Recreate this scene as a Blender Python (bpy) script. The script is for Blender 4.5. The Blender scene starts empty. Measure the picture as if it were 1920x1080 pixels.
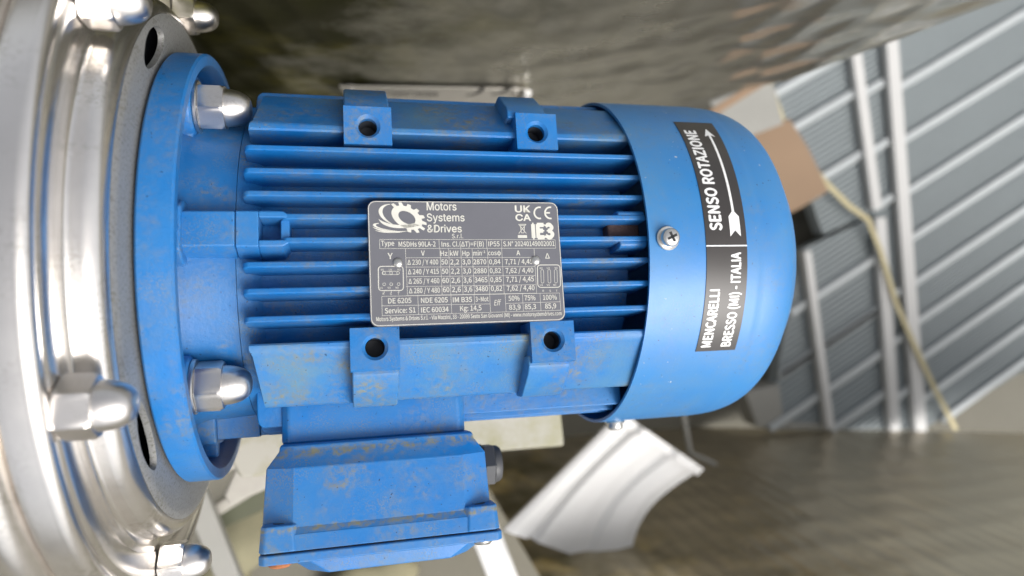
import bpy, bmesh, math, random
from mathutils import Vector, Matrix
R = math.radians
random.seed(7)
scene = bpy.context.scene
COL = scene.collection

# ------------------------------------------------------------------ camera
CAM = Vector((0.07125, 0.00971, 0.35329))
YAW, PITCH, ROLL, FPX = -0.24032, -0.06119, -0.0074, 1254.51
CR = (Matrix.Rotation(YAW, 3, 'Y') @ Matrix.Rotation(PITCH, 3, 'X') @ Matrix.Rotation(ROLL, 3, 'Z'))
cam = bpy.data.cameras.new('camera')
cam.sensor_width = 36.0
cam.lens = 36.0 * FPX / 1920.0
cam.clip_start = 0.01
cam.clip_end = 200
cam_ob = bpy.data.objects.new('camera', cam)
COL.objects.link(cam_ob)
cam_ob.matrix_world = Matrix.Translation(CAM) @ CR.to_4x4()
cam.dof.use_dof = True
fwd = CR @ Vector((0, 0, -1))
cam.dof.focus_distance = (Vector((0.12, 0.0, 0.075)) - CAM).dot(fwd)
cam.dof.aperture_fstop = 5.6
scene.camera = cam_ob

# ------------------------------------------------------------------ world, sun, exposure
world = bpy.data.worlds.new('World')
scene.world = world
world.use_nodes = True
wn = world.node_tree.nodes
wl = world.node_tree.links
bg = wn['Background']
sky = wn.new('ShaderNodeTexSky')
sky.sky_type = 'NISHITA'
sky.sun_disc = False
SUN_EL = 56.0
SUN_AZ = 137.0
sky.sun_elevation = R(SUN_EL)
sky.sun_rotation = R(SUN_AZ)
sky.air_density = 1.0
sky.dust_density = 6.0
sky.ozone_density = 0.6
hs = wn.new('ShaderNodeHueSaturation')
hs.inputs['Saturation'].default_value = 0.25
wl.new(sky.outputs[0], hs.inputs['Color'])
wl.new(hs.outputs[0], bg.inputs['Color'])
bg.inputs['Strength'].default_value = 0.15
sun = bpy.data.lights.new('sun', 'SUN')
sun.energy = 1.5
sun.angle = R(38)
sun.color = (1.0, 0.965, 0.92)
sun_ob = bpy.data.objects.new('sun', sun)
COL.objects.link(sun_ob)
az = R(SUN_AZ)
sd = Vector((math.sin(az) * math.cos(R(SUN_EL)), math.cos(az) * math.cos(R(SUN_EL)), math.sin(R(SUN_EL))))
sun_ob.rotation_euler = sd.to_track_quat('Z', 'Y').to_euler()
scene.view_settings.view_transform = 'Standard'
scene.view_settings.look = 'None'
scene.view_settings.gamma = 1.0
scene.view_settings.exposure = 0.32
scene.view_settings.use_curve_mapping = False
scene.cycles.max_bounces = 8
scene.cycles.use_denoising = True

# ------------------------------------------------------------------ helpers
def ray(u, v):
    return CR @ Vector(((u - 960.0) / FPX, -(v - 540.0) / FPX, -1.0))

def atz(u, v, z):
    d = ray(u, v)
    return CAM + d * ((z - CAM.z) / d.z)

def aty(u, v, y):
    d = ray(u, v)
    return CAM + d * ((y - CAM.y) / d.y)

def new_obj(name, bm, m, parent=None, smooth=40, bevel=0.0, seg=2):
    me = bpy.data.meshes.new(name)
    bmesh.ops.recalc_face_normals(bm, faces=bm.faces[:])
    bm.to_mesh(me)
    bm.free()
    me.materials.append(m)
    if smooth:
        me.polygons.foreach_set('use_smooth', [True] * len(me.polygons))
        me.set_sharp_from_angle(angle=R(smooth))
    o = bpy.data.objects.new(name, me)
    COL.objects.link(o)
    if parent is not None:
        o.parent = parent
    if bevel:
        b = o.modifiers.new('bevel', 'BEVEL')
        b.width = bevel
        b.segments = seg
        b.limit_method = 'ANGLE'
        b.angle_limit = R(30)
        b.harden_normals = True
    return o

def tag(o, label=None, cat=None, group=None, kind=None):
    for k, val in (('label', label), ('category', cat), ('group', group), ('kind', kind)):
        if val:
            o[k] = val
    return o

def thing(name, label, cat, loc=(0, 0, 0), group=None):
    o = bpy.data.objects.new(name, None)
    o.empty_display_size = 0.02
    COL.objects.link(o)
    o.location = loc
    return tag(o, label, cat, group)

def add_faces(bm, pts, faces):
    vs = [bm.verts.new(p) for p in pts]
    for f in faces:
        try:
            bm.faces.new([vs[i] for i in f])
        except ValueError:
            pass
    return vs

def add_box(bm, x0, x1, y0, y1, z0, z1):
    p = [(x, y, z) for x in (x0, x1) for y in (y0, y1) for z in (z0, z1)]
    add_faces(bm, p, [(0, 1, 3, 2), (4, 6, 7, 5), (0, 4, 5, 1), (2, 3, 7, 6), (0, 2, 6, 4), (1, 5, 7, 3)])

def add_prism_x(bm, prof, x0, x1, x0b=None):
    """prof: (y, z) outline; extruded along X."""
    n = len(prof)
    a = [(x0 if x0b is None else x0b[i], y, z) for i, (y, z) in enumerate(prof)]
    b = [(x1, y, z) for y, z in prof]
    add_faces(bm, a + b, [tuple(range(n - 1, -1, -1)), tuple(range(n, 2 * n))] +
              [(i, (i + 1) % n, n + (i + 1) % n, n + i) for i in range(n)])

def loft(bm, rings, cap=True):
    """rings: equal-length closed loops."""
    n = len(rings[0])
    pts = [p for r in rings for p in r]
    fs = []
    for k in range(len(rings) - 1):
        for i in range(n):
            j = (i + 1) % n
            fs.append((k * n + i, k * n + j, (k + 1) * n + j, (k + 1) * n + i))
    if cap:
        fs.append(tuple(range(n - 1, -1, -1)))
        fs.append(tuple(range((len(rings) - 1) * n, len(rings) * n)))
    return add_faces(bm, pts, fs)

def lathe_x(bm, prof, n=96, closed=False):
    """prof: (x, r), revolved about the X axis."""
    m = len(prof)
    rows = []
    for x, r in prof:
        if r < 1e-6:
            rows.append([bm.verts.new((x, 0, 0))] * n)
        else:
            rows.append([bm.verts.new((x, r * math.sin(2 * math.pi * i / n), r * math.cos(2 * math.pi * i / n))) for i in range(n)])
    for k in range(m if closed else m - 1):
        a, b = rows[k], rows[(k + 1) % m]
        for i in range(n):
            j = (i + 1) % n
            vs = []
            for v in (a[i], a[j], b[j], b[i]):
                if v not in vs:
                    vs.append(v)
            if len(vs) > 2:
                bm.faces.new(vs)

def xform(bm, mat):
    bmesh.ops.transform(bm, matrix=mat, verts=bm.verts[:])

def cyl_between(bm, p, q, r, n=24, r2=None):
    p, q = Vector(p), Vector(q)
    d = (q - p)
    m = Matrix.Translation((p + q) / 2) @ d.to_track_quat('Z', 'Y').to_matrix().to_4x4()
    bmesh.ops.create_cone(bm, cap_ends=True, segments=n, radius1=r, radius2=r if r2 is None else r2, depth=d.length, matrix=m)

# ------------------------------------------------------------------ materials
def mat(name):
    m = bpy.data.materials.new(name)
    m.use_nodes = True
    nt = m.node_tree
    return m, nt.nodes, nt.links, nt.nodes['Principled BSDF']

def tex_noise(n, l, co, scale, detail=4, rough=0.55):
    t = n.new('ShaderNodeTexNoise')
    t.inputs['Scale'].default_value = scale
    t.inputs['Detail'].default_value = detail
    t.inputs['Roughness'].default_value = rough
    l.new(co, t.inputs['Vector'])
    return t.outputs['Fac']

def ramp(n, l, fac, a, b, lo=(0, 0, 0, 1), hi=(1, 1, 1, 1)):
    r = n.new('ShaderNodeValToRGB')
    r.color_ramp.elements[0].position = a
    r.color_ramp.elements[1].position = b
    r.color_ramp.elements[0].color = lo
    r.color_ramp.elements[1].color = hi
    l.new(fac, r.inputs['Fac'])
    return r.outputs['Color']

def mul(n, l, a, b, op='MULTIPLY'):
    m = n.new('ShaderNodeMath')
    m.operation = op
    for i, v in enumerate((a, b)):
        if isinstance(v, (int, float)):
            m.inputs[i].default_value = v
        else:
            l.new(v, m.inputs[i])
    return m.outputs[0]

def mix(n, l, fac, a, b):
    m = n.new('ShaderNodeMix')
    m.data_type = 'RGBA'
    for i, v in ((0, fac), (6, a), (7, b)):
        if isinstance(v, (int, float)):
            m.inputs[i].default_value = v
        elif isinstance(v, tuple):
            m.inputs[i].default_value = v
        else:
            l.new(v, m.inputs[i])
    return m.outputs[2]

def bump(n, l, bsdf, h, strength, dist):
    b = n.new('ShaderNodeBump')
    b.inputs['Strength'].default_value = strength
    b.inputs['Distance'].default_value = dist
    l.new(h, b.inputs['Height'])
    l.new(b.outputs[0], bsdf.inputs['Normal'])

def coords(n):
    return n.new('ShaderNodeTexCoord').outputs['Object']

def blue_paint(name, dirt, rough=0.36, base=(0.0035, 0.150, 0.46, 1), film=0.3, grain=0.05, lines=(), spec=0.5, coat=0.0, chips=False):
    """weathered blue enamel: chalky film, olive dirt in fine speckles, a few pits;
    lines: (axis, position, half width) where grime has gathered along a ledge"""
    m, n, l, b = mat(name)
    co = coords(n)
    big = ramp(n, l, tex_noise(n, l, co, 45, 3), 0.46, 0.68)
    mid = ramp(n, l, tex_noise(n, l, co, 330, 5, 0.7), 0.40, 0.66)
    spk = ramp(n, l, tex_noise(n, l, co, 1300, 2, 0.6), 0.46, 0.64)
    d = mul(n, l, mul(n, l, big, mid), 0.62 * dirt)
    d2 = mul(n, l, mul(n, l, spk, ramp(n, l, tex_noise(n, l, co, 70, 3), 0.45, 0.7)), 0.45 * dirt)
    dd = mul(n, l, d, d2, 'MAXIMUM')
    if lines:
        sep = n.new('ShaderNodeSeparateXYZ')
        l.new(co, sep.inputs[0])
        wob = mul(n, l, mul(n, l, tex_noise(n, l, co, 130, 4), -0.5, 'ADD'), 0.006)
        for ax, pos, hw in lines:
            q = mul(n, l, mul(n, l, sep.outputs[ax], wob, 'ADD'), -pos, 'ADD')
            q = mul(n, l, mul(n, l, q, 0, 'ADD'), 1.0)
            ab = n.new('ShaderNodeMath'); ab.operation = 'ABSOLUTE'; l.new(q, ab.inputs[0])
            k = ramp(n, l, mul(n, l, ab.outputs[0], 1.0 / hw), 0.25, 1.0, (1, 1, 1, 1), (0, 0, 0, 1))
            k = mul(n, l, k, ramp(n, l, tex_noise(n, l, co, 240, 4, 0.7), 0.36, 0.60))
            dd = mul(n, l, dd, mul(n, l, k, 0.85), 'MAXIMUM')
    var = tex_noise(n, l, co, 25, 3)
    c0 = mix(n, l, var, (base[0], base[1] * 0.92, base[2] * 0.96, 1), (base[0] * 1.8, base[1] * 1.12, base[2] * 1.04, 1))
    dcol = mix(n, l, tex_noise(n, l, co, 120, 2), (0.13, 0.125, 0.085, 1), (0.29, 0.25, 0.07, 1))
    fm = ramp(n, l, tex_noise(n, l, co, 33, 5, 0.6), 0.36, 0.72)
    c1 = mix(n, l, mul(n, l, fm, film), c0, (0.10, 0.22, 0.29, 1))
    c2 = mix(n, l, dd, c1, dcol)
    pit = ramp(n, l, tex_noise(n, l, co, 640, 1), 0.755, 0.77)
    c3 = mix(n, l, mul(n, l, pit, 0.7), c2, (0.008, 0.02, 0.05, 1))
    if chips:
        chp = ramp(n, l, tex_noise(n, l, co, 420, 2, 0.6), 0.715, 0.735)
        c3 = mix(n, l, mul(n, l, chp, ramp(n, l, tex_noise(n, l, co, 30, 2), 0.5, 0.62)), c3, (0.45, 0.47, 0.50, 1))
    l.new(c3, b.inputs['Base Color'])
    rr = mul(n, l, mul(n, l, dd, 0.3), mul(n, l, mul(n, l, fm, 0.12), rough, 'ADD'), 'ADD')
    l.new(rr, b.inputs['Roughness'])
    b.inputs['Specular IOR Level'].default_value = spec
    b.inputs['Coat Weight'].default_value = coat
    b.inputs['Coat Roughness'].default_value = 0.35
    h = mul(n, l, mul(n, l, tex_noise(n, l, co, 700, 3), mul(n, l, tex_noise(n, l, co, 75, 3), 3.0), 'ADD'), mul(n, l, dd, 0.6), 'ADD')
    bump(n, l, b, h, grain * 2, 0.0006)
    return m

M_CAST = blue_paint('blue_cast_paint', 0.95, 0.36, film=0.22, grain=0.10)
M_RAILB = blue_paint('blue_chalky_paint', 1.35, 0.42, film=0.75, grain=0.10)
M_SHIELD = blue_paint('blue_shield_paint', 0.8, 0.40, base=(0.003, 0.135, 0.40, 1), film=0.1, grain=0.1)
M_CORE = blue_paint('blue_grimy_paint', 1.2, 0.5, base=(0.004, 0.135, 0.40, 1), film=0.25, grain=0.2)
M_BOX = blue_paint('blue_box_paint', 1.15, 0.34, film=0.3, grain=0.06, lines=((1, -0.0876, 0.0030), (1, -0.1172, 0.0016)))
M_COWL = blue_paint('blue_cowl_paint', 0.4, 0.42, base=(0.006, 0.175, 0.48, 1), film=0.3, grain=0.035, spec=0.7, coat=0.2, chips=True)

def simple(name, col, rough, metal=0.0, vary=0.12, scale=80, bstr=0.0, bscale=300):
    m, n, l, b = mat(name)
    co = coords(n)
    f = tex_noise(n, l, co, scale, 5, 0.6)
    dark = tuple(c * (1 - vary) for c in col[:3]) + (1,)
    lite = tuple(min(1, c * (1 + vary)) for c in col[:3]) + (1,)
    l.new(mix(n, l, f, dark, lite), b.inputs['Base Color'])
    b.inputs['Roughness'].default_value = rough
    b.inputs['Metallic'].default_value = metal
    if bstr:
        bump(n, l, b, tex_noise(n, l, co, bscale, 3), bstr, 0.001)
    return m

def steel(name, col, rough, moss=0.0, scratch=0.15, pits=0.0, metal=1.0):
    m, n, l, b = mat(name)
    co = coords(n)
    f = tex_noise(n, l, co, 55, 6, 0.6)
    c0 = mix(n, l, f, tuple(c * 0.86 for c in col) + (1,), tuple(min(1, c * 1.08) for c in col) + (1,))
    patch = ramp(n, l, tex_noise(n, l, co, 38, 4), 0.5, 0.72)
    spk = ramp(n, l, tex_noise(n, l, co, 700, 3, 0.7), 0.48, 0.6)
    d = mul(n, l, mul(n, l, patch, spk), moss)
    c1 = mix(n, l, d, c0, (0.13, 0.11, 0.03, 1))
    if pits:
        mot = ramp(n, l, tex_noise(n, l, co, 1500, 3, 0.7), 0.40, 0.62)
        c1 = mix(n, l, mul(n, l, mot, 0.5), c1, (0.38, 0.38, 0.36, 1))
        mot2 = ramp(n, l, tex_noise(n, l, co, 800, 4, 0.7), 0.52, 0.66)
        c1 = mix(n, l, mul(n, l, mot2, 0.7), c1, (0.12, 0.115, 0.09, 1))
    l.new(c1, b.inputs['Base Color'])
    b.inputs['Metallic'].default_value = metal
    l.new(mul(n, l, mul(n, l, tex_noise(n, l, co, 90, 5, 0.7), scratch), rough - scratch * 0.5, 'ADD'), b.inputs['Roughness'])
    h = tex_noise(n, l, co, 1100 if pits else 400, 3, 0.7)
    bump(n, l, b, h, 0.04 + pits, 0.0005)
    return m

M_STEEL = steel('satin_stainless', (0.87, 0.835, 0.795), 0.24, 0.35, 0.16, metal=0.97)
M_PLATE = steel('dull_pitted_stainless', (0.30, 0.30, 0.295), 0.55, 0.7, 0.16, pits=0.35, metal=0.45)
M_NUT = steel('brushed_stainless', (0.76, 0.73, 0.70), 0.31, 0.25, 0.12)
M_ZINC = steel('zinc_plated', (0.72, 0.71, 0.68), 0.30, 0.1)
M_HOLE = simple('dark_bore', (0.03, 0.035, 0.045), 0.6)
M_RUST = simple('rust', (0.36, 0.13, 0.05), 0.85, 0, 0.5, 500, 0.5, 900)
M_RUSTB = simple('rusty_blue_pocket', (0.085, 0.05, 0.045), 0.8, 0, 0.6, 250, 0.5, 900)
M_RUBBER = simple('dark_grey_plastic', (0.06, 0.062, 0.066), 0.45)
M_NAME = simple('grey_nameplate', (0.152, 0.154, 0.174), 0.42, 0.25, 0.10, 70)
M_LETTER = simple('worn_cream_lettering', (0.62, 0.61, 0.55), 0.5, 0, 0.2, 160)
M_STICK = simple('black_vinyl', (0.040, 0.036, 0.034), 0.33, 0, 0.2, 60)
M_WHITE = simple('white_print', (0.80, 0.80, 0.79), 0.45, 0, 0.06, 200)
M_CREAM = simple('white_plastic', (0.62, 0.615, 0.605), 0.5, 0, 0.05, 12)
M_LABEL = simple('pale_label', (0.36, 0.34, 0.30), 0.5, 0, 0.12, 90)
M_BLACK = simple('black_print', (0.02, 0.02, 0.022), 0.5)

def stained(name):
    m, n, l, b = mat(name)
    co = coords(n)
    f = ramp(n, l, tex_noise(n, l, co, 28, 5, 0.65), 0.44, 0.66)
    g = mix(n, l, tex_noise(n, l, co, 15, 2), (0.20, 0.19, 0.08, 1), (0.28, 0.27, 0.14, 1))
    l.new(mix(n, l, mul(n, l, f, 0.75), (0.36, 0.345, 0.30, 1), g), b.inputs['Base Color'])
    b.inputs['Roughness'].default_value = 0.6
    return m
M_STAIN = stained('stained_cream_paint')

def perlage(name, bright_refl, dim_refl, rough, cell, ang, squash, refl_span, pstr=0.5):
    """stainless sheet with rows of overlapping polished discs; reflected surroundings painted in, dark to bright along X (grow = x from, x to)"""
    m, n, l, b = mat(name)
    co = coords(n)
    mp = n.new('ShaderNodeMapping')
    mp.inputs['Rotation'].default_value = (0, R(ang), 0)
    mp.inputs['Scale'].default_value = (1, 1, squash)
    l.new(co, mp.inputs['Vector'])
    v = n.new('ShaderNodeTexVoronoi')
    v.inputs['Scale'].default_value = 1.0 / cell
    v.inputs['Randomness'].default_value = 0.3
    v.feature = 'SMOOTH_F1'
    v.inputs['Smoothness'].default_value = 0.7
    l.new(mp.outputs[0], v.inputs['Vector'])
    sep = n.new('ShaderNodeSeparateXYZ')
    l.new(co, sep.inputs[0])
    t = mul(n, l, mul(n, l, sep.outputs[0], -refl_span[0], 'ADD'), 1.0 / (refl_span[1] - refl_span[0]))
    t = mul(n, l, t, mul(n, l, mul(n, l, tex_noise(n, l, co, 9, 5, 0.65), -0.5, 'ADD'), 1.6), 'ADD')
    dim = ramp(n, l, t, 0.1, 0.9, (1, 1, 1, 1), (0, 0, 0, 1))
    dim_col = mix(n, l, tex_noise(n, l, co, 14, 3), dim_refl, (dim_refl[0] * 0.45, dim_refl[1] * 0.45, dim_refl[2] * 0.5, 1))
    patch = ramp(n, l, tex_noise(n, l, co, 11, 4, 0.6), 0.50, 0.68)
    dim_col = mix(n, l, mul(n, l, patch, 0.75), dim_col, (dim_refl[0] * 3.6, dim_refl[1] * 3.2, dim_refl[2] * 2.5, 1))
    l.new(mix(n, l, dim, bright_refl, dim_col), b.inputs['Base Color'])  # dark and bright reflections put into the base colour
    l.new(mul(n, l, mul(n, l, dim, -0.15), 0.95, 'ADD'), b.inputs['Metallic'])
    l.new(mul(n, l, mul(n, l, dim, 0.25), rough, 'ADD'), b.inputs['Roughness'])
    h = mul(n, l, v.outputs['Distance'], mul(n, l, tex_noise(n, l, co, 22, 1), 0.25), 'ADD')
    bump(n, l, b, h, pstr, cell * 0.5)
    return m
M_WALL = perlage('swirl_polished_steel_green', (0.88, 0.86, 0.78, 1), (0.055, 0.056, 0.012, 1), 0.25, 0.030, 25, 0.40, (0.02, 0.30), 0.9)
M_WALL2 = perlage('swirl_polished_steel_brown', (0.68, 0.60, 0.46, 1), (0.20, 0.17, 0.085, 1), 0.34, 0.026, 0, 0.4, (0.1, 0.8), 0.6)

def ground_mat():
    m, n, l, b = mat('dirty_concrete')
    co = coords(n)
    f = tex_noise(n, l, co, 3.5, 6, 0.6)
    g = tex_noise(n, l, co, 60, 4, 0.7)
    c = mix(n, l, f, (0.115, 0.110, 0.082, 1), (0.20, 0.19, 0.155, 1))
    c = mix(n, l, mul(n, l, g, 0.5), c, (0.11, 0.10, 0.08, 1))
    l.new(c, b.inputs['Base Color'])
    b.inputs['Roughness'].default_value = 0.85
    bump(n, l, b, g, 0.3, 0.004)
    return m
M_GROUND = ground_mat()
M_GREYP = simple('grey_plastic', (0.235, 0.262, 0.268), 0.5, 0, 0.08, 6)
M_GREYR = simple('pale_grey_plastic', (0.40, 0.425, 0.43), 0.5, 0, 0.06, 9)
M_RAIL = simple('off_white_rail', (0.52, 0.515, 0.50), 0.5, 0, 0.06, 9)
M_CARD = simple('brown_cardboard', (0.26, 0.175, 0.11), 0.8, 0, 0.12, 9)
M_STRAP = simple('yellow_strap', (0.46, 0.40, 0.23), 0.6, 0, 0.12, 30)
M_GREYM = simple('grey_painted_metal', (0.27, 0.265, 0.24), 0.5, 0, 0.15, 15)
M_OLIVE = simple('mossy_grey_metal', (0.075, 0.08, 0.045), 0.6, 0, 0.3, 20)

# ------------------------------------------------------------------ text tools
def load_font(f):
    try:
        return bpy.data.fonts.load(bpy.utils.system_resource('DATAFILES', path='fonts') + '/' + f)
    except Exception:
        return None
SANS = load_font('Inter.woff2')
PLAIN = load_font('Noto Sans CJK Regular.woff2') or SANS
def text_geo(body, shear=0.0, font=None):
    cu = bpy.data.curves.new('t', 'FONT')
    cu.body = body
    if font:
        cu.font = font
    cu.size = 1.0
    cu.shear = shear
    cu.resolution_u = 3
    o = bpy.data.objects.new('t', cu)
    COL.objects.link(o)
    bpy.context.view_layer.update()
    dg = bpy.context.evaluated_depsgraph_get()
    me = bpy.data.meshes.new_from_object(o.evaluated_get(dg))
    vs = [(v.co.x, v.co.y) for v in me.vertices]
    fs = [tuple(p.vertices) for p in me.polygons]
    bpy.data.objects.remove(o)
    bpy.data.curves.remove(cu)
    bpy.data.meshes.remove(me)
    return vs, fs

CAPH = {}
for fo in (SANS, PLAIN):
    CAPH[fo] = max(v[1] for v in text_geo('H', 0, fo)[0])

def fit_text(body, x0, x1, base, h, offset=0.0, shear=0.0, font=None):
    """text whose glyphs run from x0 to x1 with capitals of height h"""
    fo = font or PLAIN
    vs, fs = text_geo(body, shear, fo)
    k0 = CAPH[fo] / 0.73
    a = min(v[0] for v in vs)
    b = max(v[0] for v in vs)
    sx = (x1 - x0) / (b - a)
    sy = h / CAPH[fo]
    ov, of = [], []
    w = offset * k0
    # heavier strokes: copies nudged sideways, each a hair above the last
    for k, (dx, dy) in enumerate(((0, 0), (w, 0), (-w, 0), (0, w), (0, -w)) if offset > 0.006 else ((0, 0),)):
        n0 = len(ov)
        ov += [(x0 + (x - a + dx) * sx, base + (y + dy) * sy, k) for x, y in vs]
        of += [tuple(i + n0 for i in f) for f in fs]
    return ov, of

class Flat:
    """collects flat shapes in a plane, later mapped to 3D"""
    def __init__(self):
        self.v, self.f = [], []
    def add(self, vs, fs):
        k = len(self.v)
        self.v += list(vs)
        self.f += [tuple(i + k for i in f) for f in fs]
    def poly(self, pts):
        self.add(pts, [tuple(range(len(pts)))])
    def line(self, x0, y0, x1, y1, w):
        d = math.hypot(x1 - x0, y1 - y0)
        nx, ny = -(y1 - y0) / d * w / 2, (x1 - x0) / d * w / 2
        self.poly([(x0 + nx, y0 + ny), (x0 - nx, y0 - ny), (x1 - nx, y1 - ny), (x1 + nx, y1 + ny)])
    def band(self, outer, inner):
        n = len(outer)
        self.add(list(outer) + list(inner), [(i, i + 1, n + i + 1, n + i) for i in range(n - 1)])
    def arc(self, cx, cy, rx, ry, a0, a1, w, n=24):
        t = [R(a0 + (a1 - a0) * i / n) for i in range(n + 1)]
        self.band([(cx + (rx + w / 2) * math.cos(q), cy + (ry + w / 2) * math.sin(q)) for q in t],
                  [(cx + (rx - w / 2) * math.cos(q), cy + (ry - w / 2) * math.sin(q)) for q in t])
    def build(self, name, m, parent, fn, lift=lambda x, y: (0, 0, 1)):
        bm = bmesh.new()
        vs = [bm.verts.new(Vector(fn(p[0], p[1])) + Vector(lift(*p[:2])) * (p[2] if len(p) > 2 else 0) * 6e-6) for p in self.v]
        for f in self.f:
            try:
                bm.faces.new([vs[i] for i in f])
            except ValueError:
                pass
        me = bpy.data.meshes.new(name)
        bm.to_mesh(me)
        bm.free()
        me.materials.append(m)
        o = bpy.data.objects.new(name, me)
        COL.objects.link(o)
        o.parent = parent
        return o

# ================================================================== SETTING
GZ = -0.90
bm = bmesh.new()
add_faces(bm, [(-60, -60, GZ), (60, -60, GZ), (60, 60, GZ), (-60, 60, GZ)], [(0, 1, 2, 3)])
tag(new_obj('ground', bm, M_GROUND, smooth=0), kind='structure')

def slab(name, pts, thick, m, parent=None, nrm=None, bevel=0.003):
    """a board with the outline pts (3D, coplanar) and real thickness behind it"""
    pts = [Vector(p) for p in pts]
    if nrm is None:
        nrm = Vector((0, 0, 1))
    back = [p - nrm * thick for p in pts]
    bm = bmesh.new()
    n = len(pts)
    add_faces(bm, pts + back, [tuple(range(n)), tuple(range(2 * n - 1, n - 1, -1))] +
              [(i, (i + 1) % n, n + (i + 1) % n, n + i) for i in range(n)])
    return new_obj(name, bm, m, parent, smooth=30, bevel=bevel)

# polished sheet above the motor (in the picture): an upright panel facing -Y
WY = 0.17
edge = [aty(1290, 192, WY), aty(1480, 150, WY), aty(1900, -5, WY)]
d_up = (edge[2] - edge[1]).normalized()
d_dn = (edge[0] - edge[1]).normalized()
top = edge[2] + d_up * 0.09
low = edge[0] + d_dn * 0.14
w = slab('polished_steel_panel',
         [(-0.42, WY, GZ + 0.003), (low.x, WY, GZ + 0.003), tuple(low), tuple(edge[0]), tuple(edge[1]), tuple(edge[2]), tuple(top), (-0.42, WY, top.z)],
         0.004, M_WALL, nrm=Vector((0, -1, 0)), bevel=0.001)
tag(w, 'upright swirl-polished steel sheet with dark green reflections painted in, standing beside the plain side of the motor', 'steel sheet')

WY2 = -0.37
e0 = aty(1300, 800, WY2); e1 = aty(1920, 812, WY2)
sl = (e1 - e0) / (e1.x - e0.x)
pa = e0 + sl * (0.28 - e0.x); pb = e0 + sl * (1.7 - e0.x)
w = slab('brown_steel_panel',
         [tuple(pa), tuple(pb), (1.7, WY2, -0.02), (0.28, WY2, -0.30)],
         0.004, M_WALL2, nrm=Vector((0, 1, 0)), bevel=0.001)
tag(w, 'brown swirl-polished steel sheet behind the white trough, mirroring the grey slatted panels', 'steel sheet')
# its two stout legs to the ground
# ------------------------------------------------------------------ grey slatted panels
PZ = -0.80
S = Vector((0.879, 0.477, 0)).normalized()
RAIL = Vector((0.126, -0.992, 0)).normalized()

def strip(name, p, q, w, h, m, parent, z0=0.0):
    p, q = Vector(p), Vector(q)
    d = (q - p).normalized()
    nn = Vector((-d.y, d.x, 0)) * w / 2
    pts = [p + nn, p - nn, q - nn, q + nn]
    for a in pts:
        a.z = PZ + z0 + h
    return slab(name, pts, h, m, parent, bevel=0.003)

def ln_hit(p, d, a, b):
    """parameter where p + d*t meets the line through a, b (2D)"""
    e = b - a
    den = d.x * e.y - d.y * e.x
    return ((a.x - p.x) * e.y - (a.y - p.y) * e.x) / den

def slat_panel(name, label, quad, rib_pix, z=0.0, corr=True, pitch=0.013):
    """quad: pixel corners of the face; rib_pix: pixels each rib passes through"""
    q = [atz(u, v, PZ) for u, v in quad]
    c = sum(q, Vector()) / 4
    t = thing(name, label, 'slatted panel', (c.x, c.y, PZ - 0.03), 'grey slatted panels')
    off = -t.location
    # corrugated sheet: flutes follow the rib direction
    nrm = Vector((-S.y, S.x, 0))
    ts = [p.dot(nrm) for p in q]
    t0, t1 = min(ts), max(ts)
    bm = bmesh.new()
    cnt = int((t1 - t0) / pitch) * 4 if corr else 1
    rows = []
    for i in range(cnt + 1):
        tt = t0 + (t1 - t0) * i / cnt
        base = nrm * tt
        hits = []
        for k in range(4):
            a, b = q[k], q[(k + 1) % 4]
            ta, tb = a.dot(nrm), b.dot(nrm)
            if abs(ta - tb) > 1e-9 and min(ta, tb) - 1e-9 <= tt <= max(ta, tb) + 1e-9:
                hits.append(a.lerp(b, (tt - ta) / (tb - ta)))
        hits.sort(key=lambda p: p.dot(S))
        if len(hits) < 2:
            continue
        hgt = (-0.4 * pitch if i % 4 < 2 else 0.0) if corr else 0.0
        rows.append((hits[0] + off + Vector((0, 0, hgt)), hits[-1] + off + Vector((0, 0, hgt))))
    va = [(bm.verts.new(a), bm.verts.new(b), bm.verts.new((a.x, a.y, -0.0)), bm.verts.new((b.x, b.y, 0.0))) for a, b in rows]
    for r0, r1 in zip(va, va[1:]):
        bm.faces.new((r0[0], r0[1], r1[1], r1[0]))
        bm.faces.new((r0[2], r1[2], r1[3], r0[3]))
        bm.faces.new((r0[0], r1[0], r1[2], r0[2]))
        bm.faces.new((r0[1], r0[3], r1[3], r1[1]))
    for r in (va[0], va[-1]):
        bm.faces.new((r[0], r[2], r[3], r[1]))
    new_obj('fluted_sheet', bm, M_GREYP, t, smooth=20)
    for (u, v) in rib_pix:
        p = atz(u, v, PZ)
        hs_ = []
        for k in range(4):
            a, b = q[k], q[(k + 1) % 4]
            e = b - a
            den = S.x * e.y - S.y * e.x
            if abs(den) < 1e-9:
                continue
            tt = ((a.x - p.x) * e.y - (a.y - p.y) * e.x) / den
            h = p + S * tt
            s_ = (h - a).dot(e) / e.length_squared
            if -1e-6 <= s_ <= 1 + 1e-6:
                hs_.append(tt)
        if len(hs_) < 2:
            continue
        a, b = p + S * min(hs_), p + S * max(hs_)
        r = strip('rib', a, b, 0.017, 0.006, M_GREYR, None, 0.001)
        r.parent = t
        r.location = off
    return t, off

def rail(t, off, pix, w=0.026, h=0.016, z0=0.001):
    pts = [atz(u, v, PZ) for u, v in pix]
    r = strip('rail', pts[0], pts[1], w, h, M_RAIL, None, z0)
    r.parent = t
    r.location = off

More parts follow.
